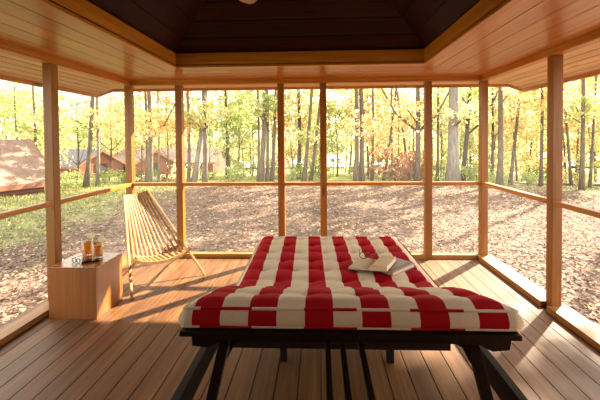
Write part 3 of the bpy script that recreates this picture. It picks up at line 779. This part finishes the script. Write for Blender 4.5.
def cabin(name, o, d, length, half, eave_z, rise, base_z, label, roofmat='shingle', overhang=.35, door=None, windows=()):
    """gabled cabin: ridge starts above o and runs along unit vector d"""
    o = Vector((o[0], o[1], 0)); d = Vector((d[0], d[1], 0)).normalized(); p = Vector((d.y, -d.x, 0))
    t = thing(name, (o.x, o.y, base_z), label, 'cabin')
    Z = lambda v, z: Vector((v.x, v.y, z))
    w = MB()
    w.hexa([Z(o-p*half, base_z), Z(o+p*half, base_z), Z(o+d*length+p*half, base_z), Z(o+d*length-p*half, base_z),
            Z(o-p*half, eave_z), Z(o+p*half, eave_z), Z(o+d*length+p*half, eave_z), Z(o+d*length-p*half, eave_z)])
    for e_ in (o, o+d*length):
        w.face([Z(e_-p*half, eave_z), Z(e_+p*half, eave_z), Z(e_, eave_z+rise)])
    w.build('wall', M['siding'], t)
    r_ = MB(); sl = rise/half; hh = half+overhang; ze = eave_z-overhang*sl
    for s in (-1, 1):
        a0 = Z(o-d*overhang, eave_z+rise+.02); a1 = Z(o+d*(length+overhang), eave_z+rise+.02)
        b0 = Z(o-d*overhang+p*hh*s, ze+.02); b1 = Z(o+d*(length+overhang)+p*hh*s, ze+.02)
        r_.slab([a0, a1, b1, b0], .09)
    r_.build('roof', M[roofmat], t)
    f = MB()
    for s in (-1, 1):
        f.bar(Z(o-d*overhang+p*(hh+.02)*s, ze), Z(o+d*(length+overhang)+p*(hh+.02)*s, ze), .05, .2)
        for e_ in (o-d*(overhang+.02), o+d*(length+overhang+.02)):
            f.bar(Z(e_+p*hh*s, ze), Z(e_, eave_z+rise), .04, .2)
    f.build('fascia', M['trimred'], t)
    if door is not None:
        q = MB(); e_ = o if door == 0 else o+d*length; dd = -d if door == 0 else d
        a = e_+dd*.03; q.hexa([Z(a-p*.6, base_z), Z(a+p*.6, base_z), Z(a+p*.6+dd*.04, base_z), Z(a-p*.6+dd*.04, base_z), Z(a-p*.6, eave_z+.1), Z(a+p*.6, eave_z+.1), Z(a+p*.6+dd*.04, eave_z+.1), Z(a-p*.6+dd*.04, eave_z+.1)])
        q.build('door', M['darkopening'], t)
    for (s, k) in windows:
        a = o+d*k+p*(half+.02)*s; q = MB(); zc = (eave_z*1.2+base_z*.8)/2+.2
        q.hexa([Z(a-d*.45, zc-.35), Z(a+d*.45, zc-.35), Z(a+d*.45+p*.04*s, zc-.35), Z(a-d*.45+p*.04*s, zc-.35), Z(a-d*.45, zc+.35), Z(a+d*.45, zc+.35), Z(a+d*.45+p*.04*s, zc+.35), Z(a-d*.45+p*.04*s, zc+.35)])
        q.build('window', M['blackglass'], t)
    return t
cabin('cabin', (-13.4, 15.1), (-.447, -.894), 8, 1.9, .12, 1.5, -1.2, 'near cabin with a broad brown shingled roof outside the left screens')
cabin('cabin', (XU(36, 26), 26), (-.9, -.35), 6, 2.2, -.55, 1.5, -3., 'red-brown cabin gable peeking out behind the near shingled roof')
cabin('cabin', (XU(112, 38), 36), (-.85, .5), 8, 2.4, -.9, 1.5, -3.2, 'red cabin with dark grey roof and open gable beyond the slatted chair', 'shingle_grey', door=0)
cabin('cabin', (XU(166, 42), 39), (-.75, .65), 9, 2.4, -1.0, 1.4, -3.4, 'red cabin with brown gable seen just left of the second back post', 'shingle', door=0, windows=((1, 3),))
cabin('cabin', (XU(221, 44), 44), (-1, .05), 8, 3.0, -.95, 1.5, -3.4, 'red-brown cabin with low shingled roof seen in the second back bay', 'shingle', windows=((1, 3), (-1, 3), (-1, 5)))

# ---- foliage prototypes (meshes of bent leaves gathered in clumps)
def crown(seed, n, rad, size, clumps, spread, flat=.6):
    r = random.Random(seed); vs = []; fs = []
    cs = []
    while len(cs) < clumps:
        p = Vector((r.uniform(-1, 1), r.uniform(-1, 1), r.uniform(-1, 1)))
        if p.length < 1 and p.length > .15: cs.append((Vector((p.x*rad[0], p.y*rad[1], p.z*rad[2])), r.uniform(.6, 1.3)))
    for k in range(n):
        c, sc = r.choice(cs)
        p = c+Vector((r.gauss(0, spread*sc), r.gauss(0, spread*sc), r.gauss(0, spread*sc*.55)))
        nv = Vector((r.gauss(0, 1), r.gauss(0, 1), r.gauss(0, 1)+flat)).normalized()
        a = nv.cross(Vector((r.gauss(0, 1), r.gauss(0, 1), r.gauss(0, 1)))).normalized(); b2 = nv.cross(a)
        s = size*r.uniform(.6, 1.35); i = len(vs)
        vs += [p-a*s*.6, p+b2*s*.32-nv*s*.08, p+a*s*.6, p-b2*s*.32-nv*s*.08]
        fs.append((i, i+1, i+2, i+3))
    me = bpy.data.meshes.new('foliage'); me.from_pydata([tuple(v) for v in vs], [], fs)
    me.materials.append(LEAF['yellow'])
    return me
TOP = [crown(10+i, 900, (2.3, 2.3, 1.7), .26, 34, .42) for i in range(2)]          # tops of tall trees
SPRAY = [crown(20+i, 420, (1.3, 1.3, .9), .17, 20, .22) for i in range(3)]          # low sprays
SAP = [crown(30+i, 1250, (1.9, 1.9, 3.1), .19, 55, .28) for i in range(4)]         # understory
FAR = [crown(40+i, 800, (3.4, 3.4, 5.2), .52, 60, .75) for i in range(3)]         # far woods
SHR = [crown(50+i, 650, (.8, .8, .55), .11, 26, .16, .3) for i in range(3)]        # shrubs
def leaves(me, parent, loc, key, scale=1., rz=0., name='foliage'):
    o = bpy.data.objects.new(name, me); COL.objects.link(o); o.parent = parent
    o.location = loc; o.scale = (scale,)*3 if not hasattr(scale, '__len__') else scale; o.rotation_euler = (0, 0, rz)
    o.material_slots[0].link = 'OBJECT'; o.material_slots[0].material = LEAF[key]
    return o
def trunk_pts(base, topx, topy, h, wob, r):
    n = 9; pts = []
    for k in range(n+1):
        t = k/n
        pts.append(Vector((base[0]+topx*t+wob*math.sin(t*5+r.random()*.6), base[1]+topy*t+wob*.6*math.sin(t*4+1), base[2]+h*t)))
    pts[0] = Vector(base); return pts
NTREE = [0]
def tall_tree(u, y, wpx, label, bk='bark', lean=0., h=11.5, low=('yellow',), fork=0, group=None, crownkey=None, seed=None, topleaf=True):
    """grey trunk whose low part shows; the lean is metres sideways over the height"""
    NTREE[0] += 1; r = random.Random(NTREE[0]*13+5)
    x = XU(u, y); z = gh(x, y); rad = wpx/346*y/2
    t = thing('tree', (x, y, z), label, 'tree', group)
    pts = trunk_pts((x, y, z-.15), lean, lean*.1, h, .07, r)
    m = MB(); m.tube(pts, [rad*1.5]+[rad*(1.06-.75*(k/9)) for k in range(1, 10)], 10)
    for k in range(4 + fork):
        tt = r.uniform(.45, .92) if k >= fork else r.uniform(.22, .3)
        i = int(tt*9); p = pts[i]; a = r.uniform(0, 2*PI) if k >= fork else (0.1 if r.random() < .5 else 2.9)
        l = r.uniform(1.6, 2.8); d = Vector((math.cos(a), math.sin(a)*.6, 0)); rb = rad*(.38 if k >= fork else .55)
        m.tube([p, p+d*l*.4+Vector((0, 0, l*.35)), p+d*l*.7+Vector((0, 0, l*.9)), p+d*l+Vector((0, 0, l*1.6))], [rb, rb*.8, rb*.55, rb*.2], 7)
    m.build('trunk', M[bk], t)
    ck = crownkey or r.choice(['yellow', 'yellow-green', 'orange', 'yellow'])
    off = Vector((lean, lean*.1, h-1.2))
    tt_ = (h-2.2)/.68; sx_, sy_ = x+lean-.73*tt_, y-.68*tt_
    if not (-6.8 < sx_ < 6.2 and -2.5 < sy_ < 9): leaves(r.choice(TOP), t, off, ck, r.uniform(1.2, 1.5), r.uniform(0, 6))
    for k, key in enumerate(low):
        a = r.uniform(0, 2*PI); zz = r.uniform(2.6, 4.6)
        leaves(r.choice(SPRAY), t, (lean*zz/h+.8*math.cos(a), .8*math.sin(a), zz), key, r.uniform(.75, 1.1), r.uniform(0, 6))
        p0 = Vector((x+lean*zz/h, y, z+zz-.7))
        bb = MB(); bb.tube([p0, p0+Vector((.5*math.cos(a), .5*math.sin(a), .35)), p0+Vector((1.1*math.cos(a), 1.1*math.sin(a), .75))], [rad*.25+.008, rad*.18+.006, .005], 6); bb.build('branch', M[bk], t)
    return t
T = tall_tree
T(34, 19, 3, 'thin tree rising behind the near shingled cabin roof', low=('yellow-green', 'yellow'))
T(84.5, 17, 4.6, 'leaning grey trunk left of the corner post, standing on the lawn', low=('yellow',), lean=.9)
T(96.5, 17.8, 3.2, 'straight pale slim trunk just right of the leaning lawn tree', 'bark_pale', low=('yellow-green',))
T(145.5, 17.5, 2.8, 'thin grey trunk in the first back bay, left of the forked one', low=('yellow',))
T(149, 17.2, 4.8, 'grey forked trunk in the first back bay behind the chair', fork=1, low=('yellow',))
T(157.6, 19, 2.2, 'slim pale trunk right of the forked one in the first back bay', 'bark_pale', low=())
T(187.5, 16.5, 3., 'thin grey trunk hugging the second back post, right side', low=('orange',))
T(192.5, 16.8, 5.6, 'stout pale trunk leaning right in front of the brown cabin', 'bark_pale', lean=1.5, low=('yellow-green',))
T(204, 16.6, 4.6, 'straight brownish trunk in front of the brown cabin roof', lean=-.1, low=('yellow',))
T(226, 22, 2.8, 'slim dark trunk of a leafy tree in the middle of the second back bay', 'bark_dark', low=('yellow-green', 'yellow-green', 'yellow-green'))
T(257.5, 17.5, 2.6, 'thin left trunk of the cluster left of the third back post', low=())
T(260, 16.5, 5.2, 'thick middle trunk of the cluster left of the third back post', lean=.55, low=('yellow-green',))
T(266.5, 17, 3.2, 'straight trunk right of the thick one in the cluster by the third back post', low=())
T(271, 17.3, 3.8, 'leaning trunk closest to the third back post', lean=.5, low=('yellow',))
T(298.5, 20, 4, 'dark upright trunk in the narrow middle bay', 'bark_dark', low=('orange', 'yellow'))
T(303, 17.5, 3.8, 'leaning trunk in the centre of the narrow middle bay', lean=1.0, low=())
T(310, 18.5, 3.2, 'slim right-leaning trunk beside the fourth back post', lean=1.3, low=('yellow-green',))
T(355.5, 16.5, 5.0, 'left one of the paired trunks right of the lake glimpse', low=())
T(361.5, 16.8, 5.0, 'right one of the paired trunks right of the lake glimpse', lean=-.15, low=('yellow',), bk='bark')
T(371.5, 18.5, 2.6, 'thin trunk just right of the paired trunks', lean=.1, low=('orange',))
T(383, 19, 2.4, 'thin leaning trunk in the middle of the fourth back bay', lean=1.6, low=('yellow',))
T(391, 21, 2., 'very thin upright trunk above the rust-coloured shrub', low=())
T(409, 20, 2.6, 'thin left-leaning trunk beside the branching grey tree', lean=-1.6, low=('orange',))
T(417, 16.8, 5.2, 'branching grey trunk left of the fifth back post', fork=2, low=('yellow',))
T(437, 18, 2.6, 'thin trunk left of the massive one in the fifth back bay', low=('yellow',))
T(452.5, 16, 11., 'massive pale grey trunk in the fifth back bay', 'bark_pale', low=('yellow',), h=13)
T(462, 18, 4.5, 'dark leaning trunk just right of the massive one', 'bark_dark', lean=.9, low=('yellow-green',), fork=1)
T(499.5, 15.5, 5.2, 'grey trunk right of the back right corner post', 'bark', low=('yellow',))
T(510, 17, 3., 'thin right-leaning trunk in the right-wall bay near the corner', lean=1.1, low=('orange',))
T(492, 19, 2.6, 'dark thin trunk hugging the right corner post', 'bark_dark', low=('yellow',))
T(541, 16, 3.2, 'thin trunk hugging the right-wall post, left side', low=('orange',))
T(582, 14.5, 4., 'grey trunk in the middle of the rightmost screen', low=('yellow', 'yellow-green'))
T(590, 16, 2.4, 'thin trunk at the right side of the rightmost screen', lean=.5, low=('orange',))
T(572, 17, 2.4, 'slim left-leaning trunk in the rightmost screen', lean=-1.2, low=('yellow',))

# unseen tree added at right; crowns shade the deck under and beside the daybed
t = thing('tree', (12.1, 12.75, gh(12.1, 12.75)), 'tall slim unseen tree added outside the right wall to shade the deck', 'tree')
b = MB(); b.tube([(12.1+.1*math.sin(k), 12.75+.1*math.cos(k*1.3), gh(12.1, 12.75)-.1+k*1.25) for k in range(10)], [.12-.009*k for k in range(10)], 8); b.build('trunk', M['bark'], t)
leaves(crown(77, 1700, (.62, .62, .25), .17, 40, .12), t, (0, 0, 10.9-gh(12.1, 12.75)), 'yellow')
leaves(crown(78, 800, (1.0, .9, .35), .16, 40, .16), t, (1.35, .3, 10.9-gh(12.1, 12.75)), 'yellow')
# ---- leafy understory and far woods; each tree an object of its own
BAYS = [(-200, 56, 'outside the near left screen'), (56, 127, 'through the left wall near the corner'), (127, 180, 'through the first back bay'), (180, 281, 'through the second back bay'),
        (281, 324, 'through the narrow middle bay'), (324, 428, 'through the fourth back bay'), (428, 483, 'through the fifth back bay'), (483, 553, 'through the right wall near the corner'), (553, 900, 'through the rightmost screen')]
def bay(u):
    for a, b, t in BAYS:
        if a <= u < b: return t
KEYS = ['yellow', 'yellow-green', 'yellow', 'orange', 'green', 'yellow-green']
def sapling(u, y, key, r, s=1., up=False):
    x = XU(u, y); z = gh(x, y)
    lab = 'leafy %s understory tree seen %s' % (key, bay(u))
    t = thing('understory_tree', (x, y, z), lab, 'tree', '%s understory trees %s' % (key, bay(u)))
    h = 6.2*s; m = MB(); lx = r.uniform(-.5, .5)
    pts = trunk_pts((x, y, z-.1), lx, 0, h, .08, r); rad = r.uniform(.035, .075)*s
    m.tube(pts, [rad*(1.1-.8*k/9) for k in range(10)], 6)
    for k in range(5):
        p = pts[r.randint(2, 7)]; a = r.uniform(0, 2*PI); l = r.uniform(.7, 1.5)*s
        m.tube([p, p+Vector((math.cos(a)*l*.5, math.sin(a)*l*.5, l*.45)), p+Vector((math.cos(a)*l, math.sin(a)*l, l*1.1))], [rad*.45, rad*.3, rad*.1], 5)
    m.build('trunk', M['bark_dark' if r.random() < .4 else 'bark'], t)
    if up: leaves(r.choice(SAP), t, (lx*.8, 0, h*.82), key, (s*1.15, s*1.15, s*.72), r.uniform(0, 6))
    else: leaves(r.choice(SAP), t, (lx*.5, 0, h*.58), key, (s*r.uniform(.85, 1.15), s*r.uniform(.85, 1.15), s*r.uniform(.85, 1.1)), r.uniform(0, 6))
r = random.Random(99)
for (u, y, key, s) in ((228, 22.5, 'yellow-green', 1.0), (212, 27, 'yellow-green', 1.1), (243, 26, 'yellow', 1.0), (250, 30, 'yellow-green', 1.2), (190, 33, 'orange', 1.2), (178, 27, 'yellow', 1.),
    (292, 27, 'orange', 1.), (300, 31, 'yellow-green', 1.2), (312, 25, 'yellow', .9), (318, 29, 'yellow-green', 1.1), (333, 24, 'yellow-green', .85), (345, 33, 'yellow', 1.1), (374, 27, 'orange', 1.1), (386, 31, 'yellow', 1.1), (398, 27, 'orange', .7), (408, 34, 'yellow', 1.2),
    (432, 26, 'yellow', 1.), (444, 31, 'yellow-green', 1.2), (470, 22, 'yellow-green', 1.), (474, 30, 'orange', 1.1), (458, 27, 'yellow', 1.),
    (492, 23, 'yellow', 1.), (505, 27, 'yellow-green', 1.2), (517, 21, 'yellow', .9), (528, 26, 'orange', 1.1), (537, 31, 'yellow', 1.3), (512, 33, 'yellow', 1.2),
    (566, 20, 'yellow', 1.), (578, 25, 'orange', 1.2), (592, 21, 'yellow-green', 1.1), (604, 25, 'orange', 1.2), (622, 22, 'yellow', 1.1),
    (136, 30, 'yellow', 1.1), (150, 25, 'orange', .8), (164, 31, 'yellow-green', 1.2), (142, 45, 'green', 1.5),
    (70, 29, 'yellow-green', 1.1), (80, 24, 'yellow-green', .8), (102, 27, 'yellow', 1.), (114, 33, 'orange', 1.2), (92, 45, 'yellow-green', 1.6), (118, 24, 'yellow', .8),
    (8, 24, 'yellow', 1.2), (20, 30, 'yellow-green', 1.3), (34, 25, 'yellow-green', 1.2), (46, 31, 'orange', 1.3), (-12, 26, 'yellow-green', 1.3), (-40, 24, 'yellow', 1.3), (30, 40, 'yellow', 1.6), (4, 38, 'orange', 1.6)):
    if 60 < u < 222 and y < 44: y += 20; s *= 1.45
    sapling(u, y, key, r, s)
for (u, y, key, s) in ((186, 25, 'orange', 1.15), (208, 28, 'yellow', 1.2), (236, 24, 'yellow-green', 1.1), (252, 27, 'yellow-green', 1.2), (272, 31, 'yellow', 1.3), (296, 26, 'yellow-green', 1.1),
    (315, 30, 'orange', 1.3), (337, 25, 'yellow-green', 1.1), (349, 29, 'yellow', 1.3), (368, 24, 'orange', 1.1), (378, 30, 'yellow', 1.3), (396, 25, 'yellow', 1.1), (413, 28, 'orange', 1.2), (441, 25, 'yellow-green', 1.1), (468, 27, 'yellow', 1.2),
    (140, 25, 'yellow', 1.1), (166, 27, 'orange', 1.2), (75, 22, 'yellow-green', 1.0), (108, 24, 'yellow', 1.1), (15, 21, 'yellow-green', 1.1), (503, 24, 'yellow', 1.1), (526, 22, 'orange', 1.0), (575, 20, 'orange', 1.0), (596, 24, 'yellow', 1.2)):
    sapling(u, y, key, r, s, True)
# second rank, 34-50 m
for k in range(20):
    u = -40+k*35+r.uniform(-9, 9); y = r.uniform(46, 54)
    if 326 < u < 354: continue
    sapling(u, y, r.choice(KEYS), r, r.uniform(1.15, 1.55))
# far woods across the water
for k in range(30):
    u = -30+k*22.5+r.uniform(-6, 6); y = r.uniform(108, 135); x = XU(u, y); z = -3+(y-103)*.044; key = r.choice(['green', 'yellow-green', 'yellow', 'orange', 'green'])
    lab = 'distant %s tree on the far shore seen %s' % (key, bay(u))
    t = thing('shore_tree', (x, y, z), lab, 'tree', 'distant %s shore trees %s' % (key, bay(u)))
    s = r.uniform(.95, 1.35); h = 7.*s
    m = MB(); m.tube([(x, y, z-.3), (x, y, z+h)], [.2, .08], 6); m.build('trunk', M['bark_dark'], t)
    leaves(r.choice(FAR), t, (0, 0, 5.6*s), key, s, r.uniform(0, 6))

# ---- shrubs at the edge of the clearing
SHKEY = {'rust-brown': 'rust-brown', 'yellow-green': 'yellow-green', 'green': 'green', 'yellow': 'yellow', 'orange': 'orange'}
def shrub(u, y, key, s, label=None, where='wood-edge'):
    x = XU(u, y); z = gh(x, y)
    lab = label or '%s %s shrub seen %s' % (('small low' if where == 'wood-edge' else 'large far') + ' ' + where, key, bay(u))
    t = thing('shrub', (x, y, z), lab, 'shrub', None if label else '%s %s shrubs %s' % (where, key, bay(u)))
    m = MB()
    for k in range(6):
        a = r.uniform(0, 2*PI); l = .55*s
        m.tube([(x, y, z-.05), (x+math.cos(a)*l*.4, y+math.sin(a)*l*.4, z+l*.6), (x+math.cos(a)*l*.9, y+math.sin(a)*l*.9, z+l*1.3)], [.012*s, .008*s, .004*s], 5)
    m.build('stem', M['bark_dark'], t)
    leaves(r.choice(SHR), t, (0, 0, .55*s), key, s, r.uniform(0, 6))
shrub(396, 17.5, 'rust-brown', 1.7, 'large rust-brown shrub in the fourth back bay right of the paired trunks')
shrub(412, 18, 'rust-brown', 1.2, 'smaller rust-brown shrub at the foot of the branching grey trunk')
for k in range(40):
    u = -20+k*15.6+r.uniform(-5, 5); y = r.uniform(17.2, 22)
    if 326 < u < 352: continue
    shrub(u, y, r.choice(['yellow-green', 'green', 'yellow-green', 'yellow', 'rust-brown'] if u < 430 else ['yellow', 'yellow-green', 'yellow-green', 'green']), r.uniform(.55, 1.0))

for k in range(26):
    u = 120+k*17+r.uniform(-5, 5); y = r.uniform(49, 54)
    if 328 < u < 352: continue
    shrub(u, y, r.choice(['yellow-green', 'yellow', 'orange', 'green']), r.uniform(2.2, 3.4), None, 'lakeside')
# ---- uncountable stuff: fallen leaves, grass
def scatter(name, n, fn, size, m_, label, cat, up=1.6, seed=3):
    rr = random.Random(seed); vs = []; fs = []
    for k in range(n):
        x, y = fn(rr); z = gh(x, y)+.025
        nv = Vector((rr.gauss(0, .5), rr.gauss(0, .5), up)).normalized(); a = nv.cross(Vector((rr.gauss(0, 1), rr.gauss(0, 1), .1))).normalized(); b2 = nv.cross(a)
        s = size*rr.uniform(.6, 1.4); i = len(vs); p = Vector((x, y, z))
        vs += [p-a*s*.6, p+b2*s*.4+nv*s*.15, p+a*s*.6, p-b2*s*.4+nv*s*.15]; fs.append((i, i+1, i+2, i+3))
    me = bpy.data.meshes.new(name); me.from_pydata([tuple(v) for v in vs], [], fs); me.materials.append(m_)
    o = bpy.data.objects.new(name, me); COL.objects.link(o); return tag(o, label, cat, None, 'stuff')
def around(rr):
    while True:
        y = 1+rr.random()**1.3*17; x = rr.uniform(-.98*y-3, .9*y+3)
        if not (XL-.3 < x < XR+.3 and y < YB+.3): return x, y
scatter('fallen_leaves', 64000, around, .048, M['litter'], 'dry brown fallen leaves covering the clearing around the porch', 'leaves', seed=3)
scatter('bright_leaves', 2600, around, .055, M['litter_y'], 'scattered bright yellow and orange leaves among the brown ones', 'leaves', seed=4)
def lawn(rr):
    while True:
        y = rr.uniform(6, 24); x = rr.uniform(-20, -5)
        d = -6.0-.8*math.sin(y*.8)-rr.random()*2.5
        if x < d: return x, y
vs = []; fs = []; rr = random.Random(8)
for k in range(16000):
    x, y = lawn(rr); z = gh(x, y); h = rr.uniform(.05, .13); a = rr.uniform(0, PI); w_ = .018
    i = len(vs); dx, dy = math.cos(a)*w_, math.sin(a)*w_
    vs += [(x-dx, y-dy, z), (x+dx, y+dy, z), (x+rr.gauss(0, .03), y+rr.gauss(0, .03), z+h)]; fs.append((i, i+1, i+2))
me = bpy.data.meshes.new('grass'); me.from_pydata(vs, [], fs); me.materials.append(M['grass'])
o = bpy.data.objects.new('grass', me); COL.objects.link(o); tag(o, 'thin green grass on the lawn outside the left wall', 'grass', None, 'stuff')

# ------------------------------------------------------------------ light
wd = bpy.data.worlds.new('sky'); SC.world = wd; wd.use_nodes = True
nt = wd.node_tree; nt.nodes.clear()
out = nt.nodes.new('ShaderNodeOutputWorld'); bg = nt.nodes.new('ShaderNodeBackground')
tc = N(nt, 'ShaderNodeTexCoord'); sp = N(nt, 'ShaderNodeSeparateXYZ'); L(nt, tc.outputs['Generated'], sp.inputs[0])
cr = ramp(nt, [(.0, (1., .93, .80)), (.35, (.98, .95, .88)), (1., (.75, .84, .95))]); L(nt, sp.outputs[2], cr.inputs[0])
L(nt, cr.outputs[0], bg.inputs[0]); bg.inputs[1].default_value = 1.25; L(nt, bg.outputs[0], out.inputs[0])
su = bpy.data.lights.new('sun', 'SUN'); su.energy = 9.5; su.angle = math.radians(.7); su.color = (1, .90, .72)
so = bpy.data.objects.new('sun', su); COL.objects.link(so)
sd = Vector((.73, .68, .68)).normalized()
so.rotation_euler = sd.to_track_quat('Z', 'Y').to_euler(); so.location = (20, 18, 16)

# ------------------------------------------------------------------ camera
cam = bpy.data.cameras.new('camera'); co = bpy.data.objects.new('camera', cam); COL.objects.link(co)
cam.sensor_width = 36; cam.lens = 346/600*36; cam.shift_x = -6.4722/600; cam.shift_y = -53.5797/600; cam.clip_end = 500; cam.clip_start = .05
co.matrix_world = Matrix.Translation((0, 0, 1.63)) @ Matrix.Rotation(.0374, 4, 'Z') @ Matrix.Rotation(PI/2-.0205, 4, 'X') @ Matrix.Rotation(-.0081, 4, 'Z')
SC.camera = co
vs_ = SC.view_settings; vs_.view_transform = 'Standard'; vs_.look = 'None'; vs_.gamma = 1; vs_.use_curve_mapping = False; vs_.exposure = 1.7
SC.cycles.use_denoising = True
SC.cycles.max_bounces = 10; SC.cycles.diffuse_bounces = 5; SC.cycles.transparent_max_bounces = 16
for o in bpy.data.objects:
    if '_w' in o: del o['_w']
